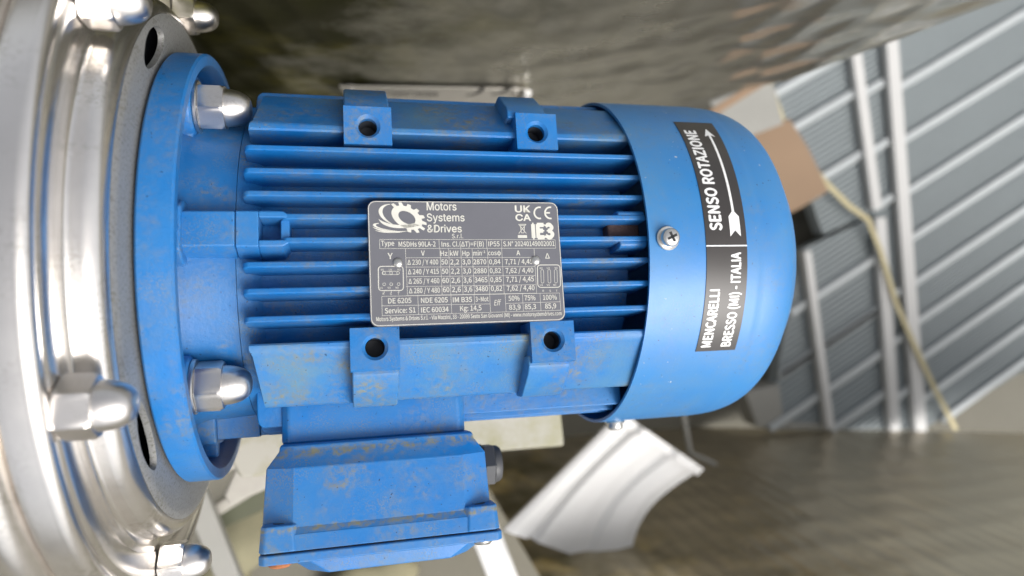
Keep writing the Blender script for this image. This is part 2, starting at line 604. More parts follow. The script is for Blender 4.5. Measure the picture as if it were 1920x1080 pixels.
tA, oA = slat_panel('slatted_panel', 'largest grey slatted panel, cut off at right, yellow strap across its lower corner',
                    [(1648, 40), (2150, -160), (2150, 560), (1722, 812)],
                    [(1850, 65), (1850, 166), (1850, 264), (1850, 353), (1850, 438), (1850, 512), (1850, 583), (1850, 660), (1850, 725), (1850, 782)], corr=True, pitch=0.0075)
rail(tA, oA, [(1660, 60), (1716, 808)], 0.030)
tB, oB = slat_panel('slatted_panel', 'grey slatted panel with close flutes, next to the brown cardboard sheet',
                    [(1440, 150), (1600, 86), (1640, 398), (1545, 440)],
                    [(1540, 209), (1560, 320), (1480, 160)], pitch=0.0105)
rail(tB, oB, [(1594, 90), (1634, 392)], 0.024)
tC, oC = slat_panel('slatted_panel', 'narrow grey slatted strip wedged between two off-white rails',
                    [(1606, 80), (1646, 62), (1706, 806), (1668, 806)],
                    [(1630, 168), (1640, 278), (1650, 381), (1660, 560), (1672, 642), (1684, 740)], pitch=0.0105)
tD, oD = slat_panel('slatted_panel', 'grey slatted panel peeping out beside the fan cowl, its inner rail pale grey',
                    [(1500, 470), (1636, 408), (1664, 806), (1440, 806)],
                    [(1560, 535), (1580, 622), (1590, 702), (1600, 775), (1480, 690)], pitch=0.0105)
rail(tD, oD, [(1640, 408), (1668, 806)], 0.026)
rail(tD, oD, [(1502, 470), (1546, 800)], 0.018, 0.02)

def ribbon(name, pix, z, w, m, th=0.002):
    pts = [atz(u, v, z) for u, v in pix]
    bm = bmesh.new()
    rings = []
    for i, p in enumerate(pts):
        d = (pts[min(i + 1, len(pts) - 1)] - pts[max(i - 1, 0)]).normalized()
        nn = Vector((-d.y, d.x, 0)) * w / 2
        up = Vector((0, 0, th))
        rings.append([p + nn, p - nn, p - nn + up, p + nn + up])
    loft(bm, rings)
    return new_obj(name, bm, m, None, smooth=30)

tag(ribbon('packing_strap', [(1437, 140), (1450, 180), (1470, 235), (1500, 285), (1545, 340), (1590, 385), (1627, 412), (1650, 470), (1680, 570), (1715, 650), (1750, 725), (1792, 806)],
           PZ + 0.022, 0.011, M_STRAP), 'long yellow packing strap draped across the grey slatted panels', 'strap')
card = [(1388, 250), (1482, 222), (1516, 276), (1548, 342), (1555, 358), (1500, 392), (1440, 420), (1400, 400)]
tag(slab('cardboard_sheet', [atz(u, v, PZ + 0.05) for u, v in card], 0.006, M_CARD), 'brown cardboard sheet half hidden by the rounded end of the motor', 'cardboard')
gs = [(1330, 190), (1436, 150), (1452, 160), (1470, 232), (1390, 262)]
tag(slab('grey_metal_plate', [atz(u, v, -0.70) for u, v in gs], 0.006, M_GREYM), 'dull grey metal plate between the cardboard and the dark green steel sheet', 'metal plate')
tag(ribbon('wooden_batten', [(1300, 235), (1352, 200), (1420, 158)], -0.62, 0.012, M_CARD, 0.012), 'thin pinkish wooden batten lying across the dull grey metal plate', 'batten')
lo = [(1396, 735), (1462, 720), (1470, 790), (1582, 796), (1580, 806), (1420, 802)]
tag(slab('pallet_foot', [atz(u, v, PZ + 0.002) for u, v in lo], 0.05, M_GREYM), 'grey frame foot under the slatted panels, beneath the motor cowl', 'frame foot')

# ------------------------------------------------------------------ white trough, lower middle
def white_trough():
    z = -0.42
    A, B = atz(940, 985, z), atz(1176, 1078, z)      # near edge, left to right
    Cc, D = atz(1150, 775, z), atz(1305, 880, z)     # far edge
    t = thing('plastic_trough', 'white moulded plastic trough with long ridges lying beside the blue terminal box', 'trough', tuple((A + B + Cc + D) / 4))
    off = t.location
    prof = [(0.0, 0.03), (0.05, 0.035), (0.17, 0.028), (0.21, 0.006), (0.235, 0.012), (0.26, 0.022), (0.45, 0.018), (0.58, 0.011), (0.63, 0.009), (0.66, 0.013), (0.70, 0.019), (0.85, 0.022), (1.0, 0.012)]
    # smooth resample
    pr = []
    for i in range(len(prof) - 1):
        for k in range(5):
            f = k / 5
            g = f * f * (3 - 2 * f)
            pr.append((prof[i][0] + (prof[i + 1][0] - prof[i][0]) * f, prof[i][1] + (prof[i + 1][1] - prof[i][1]) * g))
    pr.append(prof[-1])
    pr = [(x, h * 0.5) for x, h in pr]
    bm = bmesh.new()
    N = 20
    topv, botv = [], []
    for j in range(N + 1):
        s = j / N
        ra, rb = [], []
        for x, h in pr:
            near = A.lerp(B, x)
            far = Cc.lerp(D, x)
            p = near.lerp(far, s)
            bow = 0.030 * math.sin(math.pi * s) * x     # the outer side bows inwards
            dirx = (A - B).normalized()
            p = p + dirx * bow
            ra.append(bm.verts.new(p - off + Vector((0, 0, h))))
            rb.append(bm.verts.new(p - off + Vector((0, 0, h - 0.006))))
        topv.append(ra); botv.append(rb)
    m = len(pr)
    for j in range(N):
        for i in range(m - 1):
            bm.faces.new((topv[j][i], topv[j][i + 1], topv[j + 1][i + 1], topv[j + 1][i]))
            bm.faces.new((botv[j][i], botv[j + 1][i], botv[j + 1][i + 1], botv[j][i + 1]))
        for i in (0, m - 1):
            bm.faces.new((topv[j][i], topv[j + 1][i], botv[j + 1][i], botv[j][i]))
    for j in (0, N):
        for i in range(m - 1):
            bm.faces.new((topv[j][i], botv[j][i], botv[j][i + 1], topv[j][i + 1]))
    new_obj('ridged_shell', bm, M_CREAM, t, smooth=50)
    # rim round the far end
    bm = bmesh.new()
    rings = []
    for i, (x, h) in enumerate(pr):
        p = Cc.lerp(D, x) - off + Vector((0, 0, h))
        e = (Cc - A).normalized() * 0.006
        rings.append([p - e, p + e, p + e + Vector((0, 0, 0.006)), p - e + Vector((0, 0, 0.006))])
    loft(bm, rings)
    new_obj('end_rim', bm, M_CREAM, t, smooth=40)
white_trough()

def bar(name, label, cat, p, q, w, th, z, m, z2=None):
    a, b = atz(p[0], p[1], z), atz(q[0], q[1], z if z2 is None else z2)
    d = (b - a).normalized()
    side = d.cross(Vector((0, 0, 1))).normalized() * w / 2
    up = Vector((0, 0, th))
    bm = bmesh.new()
    loft(bm, [[a + side, a - side, a - side - up, a + side - up], [b + side, b - side, b - side - up, b + side - up]])
    return tag(new_obj(name, bm, m, None, smooth=30, bevel=0.002), label, cat)

bar('white_post', 'white plastic post slanting away under the lid of the terminal box', 'post', (905, 985), (965, 1140), 0.034, 0.02, -0.40, M_CREAM)
bar('mossy_bar', 'mossy grey metal bar running diagonally behind the terminal box', 'bar', (380, 985), (560, 905), 0.026, 0.02, -0.40, M_OLIVE)
bar('grey_strut', 'thin pale grey strut crossing below the steel housing', 'strut', (352, 900), (445, 1130), 0.022, 0.015, -0.34, M_GREYM)
bar('pale_strut', 'pale painted strut next to the mossy bar, left of the terminal box', 'strut', (392, 966), (470, 918), 0.012, 0.012, -0.36, M_LABEL)
bm = bmesh.new()
cb = atz(408, 1018, -0.38)
bmesh.ops.create_uvsphere(bm, u_segments=24, v_segments=16, radius=0.0095, matrix=Matrix.Translation(cb))
cyl_between(bm, cb, cb + Vector((-0.004, 0.006, -0.03)), 0.006)
tag(new_obj('ball_stud', bm, M_NUT, None), 'small shiny ball-headed stud beside the thin pale grey strut', 'stud')
bar('wire_hook', 'blurred pale hook hanging below the fan cowl', 'hook', (1282, 770), (1296, 850), 0.008, 0.006, -0.60, M_GREYM)
bar('pale_wire', 'thin pale wire trailing from the hook over the brown sheet', 'wire', (1296, 850), (1345, 872), 0.007, 0.006, -0.60, M_GREYM)

def stone(loc, r, sq, seed, label):
    bm = bmesh.new()
    bmesh.ops.create_icosphere(bm, subdivisions=4, radius=1.0)
    rnd = random.Random(seed)
    ph = [(rnd.uniform(1, 3.2), rnd.uniform(0, 6.3), rnd.uniform(0, 6.3)) for _ in range(9)]
    for v in bm.verts:
        k = 1.0
        for f_, a_, b_ in ph:
            k += 0.045 * math.sin(v.co.x * f_ * 1.7 + a_) * math.sin(v.co.y * f_ * 1.3 + b_ + v.co.z * f_)
        v.co = Vector((v.co.x * k * r, v.co.y * k * r * 0.75, v.co.z * k * r * sq))
    xform(bm, Matrix.Translation(Vector(loc) + Vector((0, 0, r * sq * 0.7))) @ Matrix.Rotation(seed, 4, 'Z'))
    tag(new_obj('stone', bm, M_STONE, None, smooth=180), label, 'stone', 'stones on the ground')
M_STONE = simple('mossy_stone', (0.20, 0.185, 0.115), 0.85, 0, 0.45, 14, 0.5, 60)
for (u, v), r, sq, sd_, lb in (((468, 992), 0.070, 0.55, 1, 'beige stone below the mossy bar, left of the terminal box'),
                           ((425, 1065), 0.055, 0.5, 2, 'stone at the lower edge beside the domed nut'),
                           ((690, 1085), 0.090, 0.4, 4, 'broad stone under the terminal box lid, cut by the lower edge')):
    stone(atz(u, v, GZ), r, sq, sd_, lb)
# stained base plate under the motor and its companion
tag(slab('base_plate', [atz(u, v, -0.13) for u, v in [(470, 700), (1045, 700), (1060, 838), (640, 872), (450, 900), (425, 850)]], 0.012, M_STAIN, bevel=0.003),
    'cream base plate with green stains under the motor', 'base plate')
tag(slab('cream_bracket', [atz(u, v, -0.20) for u, v in [(395, 780), (530, 780), (530, 905), (430, 950), (418, 930), (440, 880), (390, 905)]], 0.01, M_LABEL, bevel=0.003),
    'pale grey notched bracket between the steel housing and the terminal box', 'bracket')

# label plate on the steel sheet
def label_plate():
    z1 = aty(830, 165, WY - 0.02).z
    y = WY - 0.0050
    x0 = aty(648, 166, y).x; x1 = aty(1004, 170, y).x
    zt = aty(830, 166, y).z
    t = thing('label_plate', 'pale rectangular label plate with black print, on the dark green sheet behind the motor', 'label', ((x0 + x1) / 2, y, zt - 0.05))
    off = Vector(t.location)
    bm = bmesh.new()
    add_box(bm, x0 - off.x, x1 - off.x, 0, 0.002, -0.05, 0.05)
    new_obj('plate', bm, M_LABEL, t, bevel=0.0006)
    bm = bmesh.new()
    for sx in (x0 + 0.01, x1 - 0.012):
        cyl_between(bm, (sx - off.x, 0.004, 0.040), (sx - off.x, -0.002, 0.040), 0.0035)
        new_obj('standoff_screw', bm, M_NUT, t)
        bm = bmesh.new()
    bm.free()
    # white stop block at the right-hand end
    bm = bmesh.new()
    xa = aty(990, 175, y).x
    add_box(bm, xa - off.x, xa + 0.007 - off.x, -0.006, 0.0, -0.03, 0.052)
    new_obj('white_stop', bm, M_CREAM, t, bevel=0.001)
    F = Flat()
    # text runs towards -X, its top points away from the camera (-Z)
    def fn(a, b_):
        return (a - off.x, -0.0003, b_ - off.z)
    def tx(s, u0, u1, v, h):
        a = aty(u0, v, y); b = aty(u1, v, y)
        vs, fs = fit_text(s, 0, a.x - b.x, 0, h)
        F.add([(a.x - x, a.z - yy, k) for x, yy, k in vs], fs)
    tx('MENCARELLI', 829, 712, 172, 0.023)
    for u in (888, 938):
        cc_ = aty(u, 166, y)
        Q = Flat()
        Q.arc(cc_.x, cc_.z, 0.016, 0.034, -85, 0, 0.0045)
        Q.build('printed_arc', M_BLACK, t, fn)
    F.build('lettering', M_BLACK, t, fn, lambda x, y: (0, -1, 0))
    za, zb = aty(648, 164, y), aty(1004, 170, y)
    t.rotation_euler.y = -math.atan2(zb.z - za.z, zb.x - za.x)
label_plate()

# ================================================================== PUMP HOUSING
def mesh_boolean(o, cutters):
    for cobj in cutters:
        md = o.modifiers.new('cut', 'BOOLEAN')
        md.operation = 'DIFFERENCE'
        md.solver = 'EXACT'
        md.object = cobj
    bpy.context.view_layer.update()
    dg = bpy.context.evaluated_depsgraph_get()
    me = bpy.data.meshes.new_from_object(o.evaluated_get(dg))
    o.modifiers.clear()
    o.data = me
    for cobj in cutters:
        bpy.data.objects.remove(cobj)
    me.polygons.foreach_set('use_smooth', [True] * len(me.polygons))
    me.set_sharp_from_angle(angle=R(40))

pump = thing('pump_housing', 'polished stainless pump housing with stepped rings and domed nuts, bolted to the blue motor', 'pump', (-0.08, 0, -0.155))
PO = -Vector(pump.location)

def arcpts(cx, cr, r, a0, a1, n=8):
    return [(cx + r * math.cos(R(a0 + (a1 - a0) * i / n)), cr + r * math.sin(R(a0 + (a1 - a0) * i / n))) for i in range(n + 1)]

# dull adapter plate behind the blue flange, rolling over into the polished skirt
prof = [(-0.0012, 0.055), (-0.0012, 0.111)]
prof += [(-0.0016, 0.1135), (-0.0025, 0.1155)]
inner = [(-0.0046, 0.1125), (-0.0036, 0.111), (-0.0036, 0.055)]
bm = bmesh.new()
lathe_x(bm, prof + inner, 160, closed=True)
xform(bm, Matrix.Translation(PO))
plate = new_obj('adapter_plate', bm, M_PLATE, pump)
cut = []
for ang, r0, lenr in ((57.5, 0.107, 9.5), (-33.5, 0.1065, 9.5), (147, 0.1065, 9), (237, 0.1065, 9)):
    bm = bmesh.new()
    ring1, ring2 = [], []
    for i in range(40):
        a = 2 * math.pi * i / 40
        da = R(ang) + R(lenr) * math.cos(a)
        rr = r0 + 0.0062 * math.sin(a)
        ring1.append((-0.02, rr * math.sin(da), rr * math.cos(da)))
        ring2.append((0.02, rr * math.sin(da), rr * math.cos(da)))
    loft(bm, [ring1, ring2])
    xform(bm, Matrix.Translation(PO))
    cut.append(new_obj('cutter', bm, M_HOLE, pump, smooth=0))
mesh_boolean(plate, cut)
plate.data.materials[0] = M_PLATE

# polished skirt with shoulder
prof = [(-0.0026, 0.1156)] + arcpts(-0.0095, 0.1150, 0.0070, 12, 82, 9) + [(-0.0115, 0.1221), (-0.0126, 0.1224), (-0.0132, 0.1232), (-0.0134, 0.1250)]
prof += [(-0.0134, 0.1280), (-0.0170, 0.1280), (-0.0170, 0.1180), (-0.0100, 0.1160), (-0.0070, 0.1120)]
bm = bmesh.new()
lathe_x(bm, prof, 160, closed=True)
xform(bm, Matrix.Translation(PO))
new_obj('rounded_skirt', bm, M_STEEL, pump)
# bolted flange with a raised rolled rim
prof = [(-0.0132, 0.1281), (-0.0128, 0.1300), (-0.0126, 0.1376), (-0.0130, 0.1386), (-0.0138, 0.1396), (-0.0134, 0.1408), (-0.0124, 0.1424)] + arcpts(-0.0158, 0.1438, 0.0040, 30, 100, 8) + [(-0.0210, 0.1484), (-0.0232, 0.1478), (-0.0238, 0.1460), (-0.0238, 0.1281)]
bm = bmesh.new()
lathe_x(bm, prof, 160, closed=True)
xform(bm, Matrix.Translation(PO))
new_obj('bolted_flange', bm, M_STEEL, pump)
prof = [(-0.0300, 0.128), (-0.0300, 0.146)] + arcpts(-0.0365, 0.1455, 0.0060, 30, 150, 10) + [(-0.0440, 0.144), (-0.0450, 0.128)]
prof = [(x + 0.0056, r) for x, r in prof]
bm = bmesh.new()
lathe_x(bm, prof, 160, closed=True)
xform(bm, Matrix.Translation(PO))
new_obj('rear_rim', bm, M_STEEL, pump)
prof = [(-0.0455, 0.05), (-0.0455, 0.126), (-0.050, 0.130), (-0.16, 0.130), (-0.17, 0.12), (-0.17, 0.05)]
prof = [(x + 0.0056, r) for x, r in prof]
bm = bmesh.new()
lathe_x(bm, prof, 160, closed=True)
xform(bm, Matrix.Translation(PO))
new_obj('casing_barrel', bm, M_STEEL, pump)
bm = bmesh.new()
lathe_x(bm, [(-0.0120, 0.0), (-0.0120, 0.1125), (-0.0440, 0.1130), (-0.0440, 0.0)], 64)
xform(bm, Matrix.Translation(PO))
new_obj('seal_chamber_wall', bm, M_HOLE, pump)  # dark colour stands in for the shade inside the plate slots

def acorn_nut(parent, loc, spin, s=1.0, name='acorn_nut', washer=True, rot=None):
    """domed hex nut; axis +X, seat at loc"""
    bm = bmesh.new()
    af, hx = 0.0088 * s, 0.0098 * s     # half width over flats; hex length
    ro = af / math.cos(R(30))
    w0 = 0.0018 * s if washer else 0.0
    rings = []
    n = 60
    # hex with chamfered corners: radius limited by a cone
    def ring(x, lim):
        out = []
        for i in range(n):
            a = 2 * math.pi * i / n
            k = ((a + R(30)) % R(60)) - R(30)
            r = min(af / math.cos(k), lim)
            out.append((x, r * math.sin(a), r * math.cos(a)))
        return out
    rings = [ring(w0, ro * 0.955), ring(w0 + 0.0008 * s, ro), ring(w0 + hx - 0.0012 * s, ro), ring(w0 + hx, ro * 0.915)]
    dr = 0.0079 * s
    dl = 0.0102 * s
    for i in range(13):
        a = R(90) * i / 12
        r = dr * math.cos(a) ** 0.62 if i < 12 else 0.0004 * s
        x = w0 + hx + 0.0002 * s + dl * math.sin(a) ** 1.15
        rings.append(ring(x, max(r, 0.0004 * s)))
    loft(bm, rings)
    mt = Matrix.Translation(loc) @ Matrix.Rotation(spin, 4, 'X')
    xform(bm, mt)
    o = new_obj(name, bm, M_NUT, parent, smooth=28)
    if washer:
        bm = bmesh.new()
        lathe_x(bm, [(0.0, 0.0), (0.0, ro * 1.03), (0.0004, ro * 1.07), (0.0013 * s, ro * 1.07), (0.0017 * s, ro * 1.03), (0.0017 * s, 0.0)], 48)
        xform(bm, mt)
        new_obj('washer', bm, M_ZINC, o)
    return o

for k in range(6):
    a = R(-16 + 60 * k)
    acorn_nut(pump, PO + Vector((-0.0122, 0.135 * math.sin(a), 0.135 * math.cos(a))), a + R((12, 40, 7, 25, 51, 33)[k]), 1.0, washer=False)
# stand that carries the housing
bm = bmesh.new()
add_box(bm, -0.06, 0.06, -0.09, 0.09, GZ + 0.001 - pump.location.z, -0.004 + 0.04)
new_obj('pedestal', bm, M_GREYM, pump, bevel=0.004)

# ================================================================== MOTOR
PHI = R(12.4647)
motor = thing('electric_motor', 'blue electric motor with cooling fins, side terminal box and grey rating plate', 'motor', (0, 0, 0))
motor.rotation_euler.x = -PHI

# flange
bm = bmesh.new()
lathe_x(bm, [(0.0, 0.052), (0.0, 0.0992), (0.0008, 0.1), (0.0118, 0.1), (0.0126, 0.0992), (0.0126, 0.0952), (0.0119, 0.0944), (0.0030, 0.0925), (0.0024, 0.0915), (0.0024, 0.068), (0.0024, 0.052)], 192, closed=True)
flange = new_obj('mounting_flange', bm, M_CAST, motor)
for a in (45, 135, 225, 315):
    y, z = 0.0825 * math.sin(R(a)), 0.0825 * math.cos(R(a))
    bm = bmesh.new()
    lathe_x(bm, [(0.0018, 0.0), (0.0018, 0.0130), (0.0100, 0.0120), (0.0108, 0.0112), (0.0108, 0.0)], 48)
    # web that ties the boss to the hub
    add_prism_x(bm, [(-0.008, -0.02), (0.008, -0.02), (0.0095, 0.0), (-0.0095, 0.0)], 0.0018, 0.0098)
    xform(bm, Matrix.Translation((0, y, z)) @ Matrix.Rotation(-R(a), 4, 'X'))
    new_obj('bolt_boss', bm, M_CAST, motor, bevel=0.0008)
    acorn_nut(motor, (0.0109, y, z), R(-a) + R({45: 37, 315: 5}.get(a, 20)), 1.0)

# end shield and stator body
bm = bmesh.new()
lathe_x(bm, [(0.002, 0.05), (0.002, 0.0785), (0.0045, 0.0752), (0.009, 0.0735), (0.0284, 0.0722), (0.0284, 0.05)], 160, closed=True)
new_obj('end_shield', bm, M_SHIELD, motor)
bm = bmesh.new()
lathe_x(bm, [(0.0286, 0.05), (0.0286, 0.0720), (0.0325, 0.0716), (0.0350, 0.0702), (0.0375, 0.0678), (0.196, 0.0678), (0.196, 0.05)], 160, closed=True)
new_obj('stator_body', bm, M_CORE, motor)

def quad_rot(a):
    return Matrix.Rotation(-R(a), 4, 'X')

fin_mesh = {}
def fin(a, u, w, x1=0.2, xs=0.0312):
    bm = bmesh.new()
    z0 = math.sqrt(max(0.0655 ** 2 - u * u, 0)) - 0.006
    side = [(xs, z0), (xs + 0.0006, w - 0.0042), (xs + 0.0011, w - 0.0020), (xs + 0.0020, w - 0.0007), (xs + 0.0034, w), (x1, w), (x1, z0)]
    def hw(z):
        return 0.0021 + (0.0012 - 0.0021) * (z - z0) / (w - z0)
    loft(bm, [[(x, u - hw(z), z) for x, z in side], [(x, u + hw(z), z) for x, z in side]])
    xform(bm, quad_rot(a))
    return new_obj('cooling_fin', bm, M_CAST, motor, bevel=0.0007)

FR = [(-34.6, 76.6), (-24.1, 79.4), (-14.0, 80.6), (-4.6, 81.2), (4.9, 81.2), (14.3, 80.6), (24.0, 79.4), (34.4, 76.8)]
for u, w in FR:
    fin(0, u / 1000, w / 1000, xs=0.0455 if abs(u) < 6 else 0.0312)
for u, w in FR:          # top-of-picture side and terminal-box side
    fin(90, u / 1000, w / 1000)
for u, w in ((34.4, 77.0), (24.0, 79.8), (14.3, 81)):
    fin(-90, u / 1000, w / 1000)

# corner rails carrying the foot pads
def corner(a, flip):
    s = -1 if flip else 1
    prof = [(0.0432, 0.046), (0.0437, 0.0716), (0.0444, 0.0722), (0.0463, 0.0720), (0.0484, 0.0700), (0.0675, 0.0512), (0.0684, 0.0496), (0.0684, 0.0440), (0.050, 0.040)]
    x0 = [0.0315, 0.0332, 0.0334, 0.0336, 0.0346, 0.0368, 0.0370, 0.0370, 0.0330]
    bm = bmesh.new()
    add_prism_x(bm, [(s * y, z) for y, z in prof], 0.036, 0.200, x0)
    xform(bm, quad_rot(a))
    o = new_obj('corner_rail', bm, M_RAILB, motor)
    if a == 0:
        cut = []
        for xc in ((0.0811, 0.15515) if flip else (0.08065, 0.15415)):
            bm = bmesh.new()
            cyl_between(bm, (xc, s * (0.0471 if flip else 0.0455), 0.0600), (xc, s * (0.0471 if flip else 0.0455), 0.09), 0.0042, 32)
            cut.append(new_obj('cutter', bm, M_HOLE, motor, smooth=0))
        mesh_boolean(o, cut)
        o.data.materials.clear()
        o.data.materials.append(M_RAILB)
    return o
corner(0, False)
corner(0, True)
corner(180, True)
corner(180, False)

def foot_pad(x0, x1, flip, dx):
    s = -1 if flip else 1
    g = 0.0016 if flip else 0.0          # the lower pair sits a little further out
    xc, yc = (x0 + x1) / 2, s * (0.0455 + g)
    bm = bmesh.new()
    prof = [(0.0375 + g, 0.058), (0.0375 + g, 0.0752), (0.0542 + g, 0.0752), (0.0548 + g, 0.0740), (0.0548 + g, 0.058)]
    add_prism_x(bm, [(s * y, z) for y, z in prof], x0, x1)
    pad = new_obj('foot_pad', bm, M_CAST, motor, smooth=30)
    bm = bmesh.new()
    cyl_between(bm, (xc, yc, 0.060), (xc, yc, 0.08), 0.0039, 40)
    cutter = new_obj('cutter', bm, M_HOLE, motor, smooth=0)
    bm = bmesh.new()
    cyl_between(bm, (xc, yc, 0.0738), (xc, yc, 0.0766), 0.0038, 40, 0.0066)
    cutter2 = new_obj('cutter', bm, M_HOLE, motor, smooth=0)
    mesh_boolean(pad, [cutter, cutter2])
    pad.data.materials.clear()
    pad.data.materials.append(M_CAST)
    bm = bmesh.new()
    pr = [(0.0640, 0.0)]
    for k in range(6):
        zz = 0.0641 + k * 0.0014
        pr += [(zz, 0.00388), (zz + 0.0007, 0.00366)]
    lathe_x(bm, pr, 32)
    xform(bm, Matrix.Translation((xc, yc, 0)) @ Matrix.Rotation(R(-90), 4, 'Y'))
    new_obj('threaded_bore', bm, M_HOLE, pad)
    # stepped shoulder that runs down the slope
    bm = bmesh.new()
    prof = [(0.0530, 0.050), (0.0530, 0.0725), (0.0562 + g, 0.0722), (0.0592 + g, 0.0700), (0.0700, 0.0570), (0.0705, 0.0545), (0.0700, 0.0470), (0.06, 0.044)]
    add_prism_x(bm, [(s * y, z) for y, z in prof], x0 + dx, x1 + dx - 0.0010)
    new_obj('pad_shoulder', bm, M_RAILB, pad, bevel=0.0007)
foot_pad(0.0708, 0.0905, False, 0.0002)
foot_pad(0.1448, 0.1635, False, -0.0030)
foot_pad(0.0714, 0.0908, True, 0.0006)
foot_pad(0.1455, 0.1648, True, -0.0010)

# clamp lugs for the tie bolts, in the middle of each finned side
def lug(a, near=True):
    bm = bmesh.new()
    if near:
        prof = [(-0.0108, 0.060), (-0.0094, 0.0735), (-0.0068, 0.0818), (0.0068, 0.0818), (0.0094, 0.0735), (0.0108, 0.060)]
        add_prism_x(bm, prof, 0.0095, 0.0296)
        xform(bm, quad_rot(a))
        new_obj('shield_lug', bm, M_CAST, motor, bevel=0.0007)
        bm = bmesh.new()
        # frame lug with an open pocket
        prof = [(-0.0108, 0.060), (-0.0096, 0.0735), (-0.0070, 0.0812), (0.0070, 0.0812), (0.0096, 0.0735), (0.0108, 0.060)]
        add_prism_x(bm, prof, 0.0298, 0.0382)
        for sg in (-1, 1):
            loft(bm, [[(0.0381, sg * y, z) for y, z in ((0.0108, 0.060), (0.0096, 0.0735), (0.0070, 0.0812), (0.0044, 0.0812), (0.0042, 0.060))],
                      [(0.0470, sg * y, z) for y, z in ((0.0100, 0.060), (0.0090, 0.0735), (0.0070, 0.0812), (0.0044, 0.0812), (0.0042, 0.060))],
                      [(0.0492, sg * y, z) for y, z in ((0.0066, 0.060), (0.0062, 0.0735), (0.0057, 0.0811), (0.0042, 0.0811), (0.0040, 0.060))]])
        add_box(bm, 0.0460, 0.0494, -0.0043, 0.0043, 0.060, 0.0785)
        xform(bm, quad_rot(a))
        new_obj('frame_lug', bm, M_CAST, motor, bevel=0.0006)
        bm = bmesh.new()
        # flared gusset against the flange
        pts = [(-0.0130, 0.0700), (-0.0118, 0.0790), (-0.0085, 0.0838), (0.0085, 0.0838), (0.0118, 0.0790), (0.0130, 0.0700)]
        add_prism_x(bm, pts, 0.0020, 0.0112)
        add_prism_x(bm, [(-0.0016, 0.075), (-0.0016, 0.0900), (0.0016, 0.0900), (0.0016, 0.075)], 0.0020, 0.0105)
        xform(bm, quad_rot(a))
        new_obj('lug_gusset', bm, M_CAST, motor, bevel=0.0012)
    else:
        add_prism_x(bm, [(-0.0092, 0.060), (-0.0084, 0.0790), (-0.0074, 0.0805), (-0.0052, 0.0805), (-0.0048, 0.060)], 0.1870, 0.2)
        add_prism_x(bm, [(0.0048, 0.060), (0.0052, 0.0805), (0.0074, 0.0805), (0.0084, 0.0790), (0.0092, 0.060)], 0.1870, 0.2)
        xform(bm, quad_rot(a))
        new_obj('rear_lug', bm, M_CAST, motor, bevel=0.0008)
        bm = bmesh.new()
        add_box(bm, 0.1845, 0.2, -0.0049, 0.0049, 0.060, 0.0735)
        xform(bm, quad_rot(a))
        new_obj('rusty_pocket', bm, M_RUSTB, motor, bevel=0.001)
for a in (0, 90, -90, 180):
    lug(a, True)
lug(0, False)

# ------------------------------------------------------------------ fan cowl
def se(x0, x1, r0, r1, nn, k=14):
    out = []
    for i in range(k + 1):
        t = math.pi / 2 * i / k
        out.append((x0 + (x1 - x0) * math.sin(t) ** (2 / nn), r1 + (r0 - r1) * math.cos(t) ** (2 / nn)))
    return out
outer = [(0.1980, 0.0868), (0.2500, 0.0868), (0.2520, 0.0867)] + se(0.2530, 0.2755, 0.0865, 0.0772, 2.0)[:-3] + [(0.2752, 0.0784), (0.2768, 0.0768), (0.2800, 0.0736), (0.2838, 0.0692), (0.2872, 0.0636), (0.2896, 0.0560), (0.2908, 0.040), (0.2912, 0.0)]
innr = [(0.2890, 0.0), (0.2886, 0.04), (0.2845, 0.063), (0.273, 0.0742), (0.264, 0.081), (0.2480, 0.0852), (0.1980, 0.0854)]
bm = bmesh.new()
lathe_x(bm, outer + innr, 192)
ring0 = [v for v in bm.verts if abs(v.co.x - 0.198) < 1e-6]
bmesh.ops.bridge_loops(bm, edges=[e for e in bm.edges if e.is_boundary])
cowl = new_obj('fan_cowl', bm, M_COWL, motor, smooth=35)

def cowl_screw(ang, x):
    bm = bmesh.new()
    # axis X, then turned outwards
    lathe_x(bm, [(0.0, 0.0), (0.0, 0.0050), (0.0004, 0.0053), (0.0010, 0.0053), (0.0013, 0.0050), (0.0013, 0.0)], 40)
    mt = Matrix.Translation((x, 0.0867 * math.sin(R(ang)), 0.0867 * math.cos(R(ang)))) @ Matrix.Rotation(-R(ang), 4, 'X') @ Matrix.Rotation(R(-90), 4, 'Y')
    wbm = bm
    bm = bmesh.new()
    n = 48
    rr = [(0.0013, 0.0041), (0.0036, 0.0041), (0.0044, 0.0037), (0.0048, 0.0029)]
    lathe_x(bm, [(0.0012, 0.0)] + rr + [(0.0050, 0.0)], n)
    xform(bm, mt)
    head = new_obj('cowl_screw', bm, M_ZINC, motor)
    xform(wbm, mt)
    new_obj('washer', wbm, M_ZINC, head)
    bm = bmesh.new()
    for q in (0, 90):
        add2 = bmesh.new()
        add_box(add2, 0.0046, 0.00508, -0.0023, 0.0023, -0.00055, 0.00055)
        xform(add2, Matrix.Rotation(R(q + 24), 4, 'X'))
        me = bpy.data.meshes.new('tmp'); add2.to_mesh(me); add2.free()
        bm.from_mesh(me); bpy.data.meshes.remove(me)
        if q:
            bmesh.ops.scale(bm, vec=(1.0, 1, 1), verts=bm.verts[:])
    xform(bm, mt)
    new_obj('cross_recess', bm, M_BLACK, head, smooth=0)
cowl_screw(-3.9, 0.2066)
cowl_screw(-90, 0.2100)
cowl_screw(90, 0.2066)

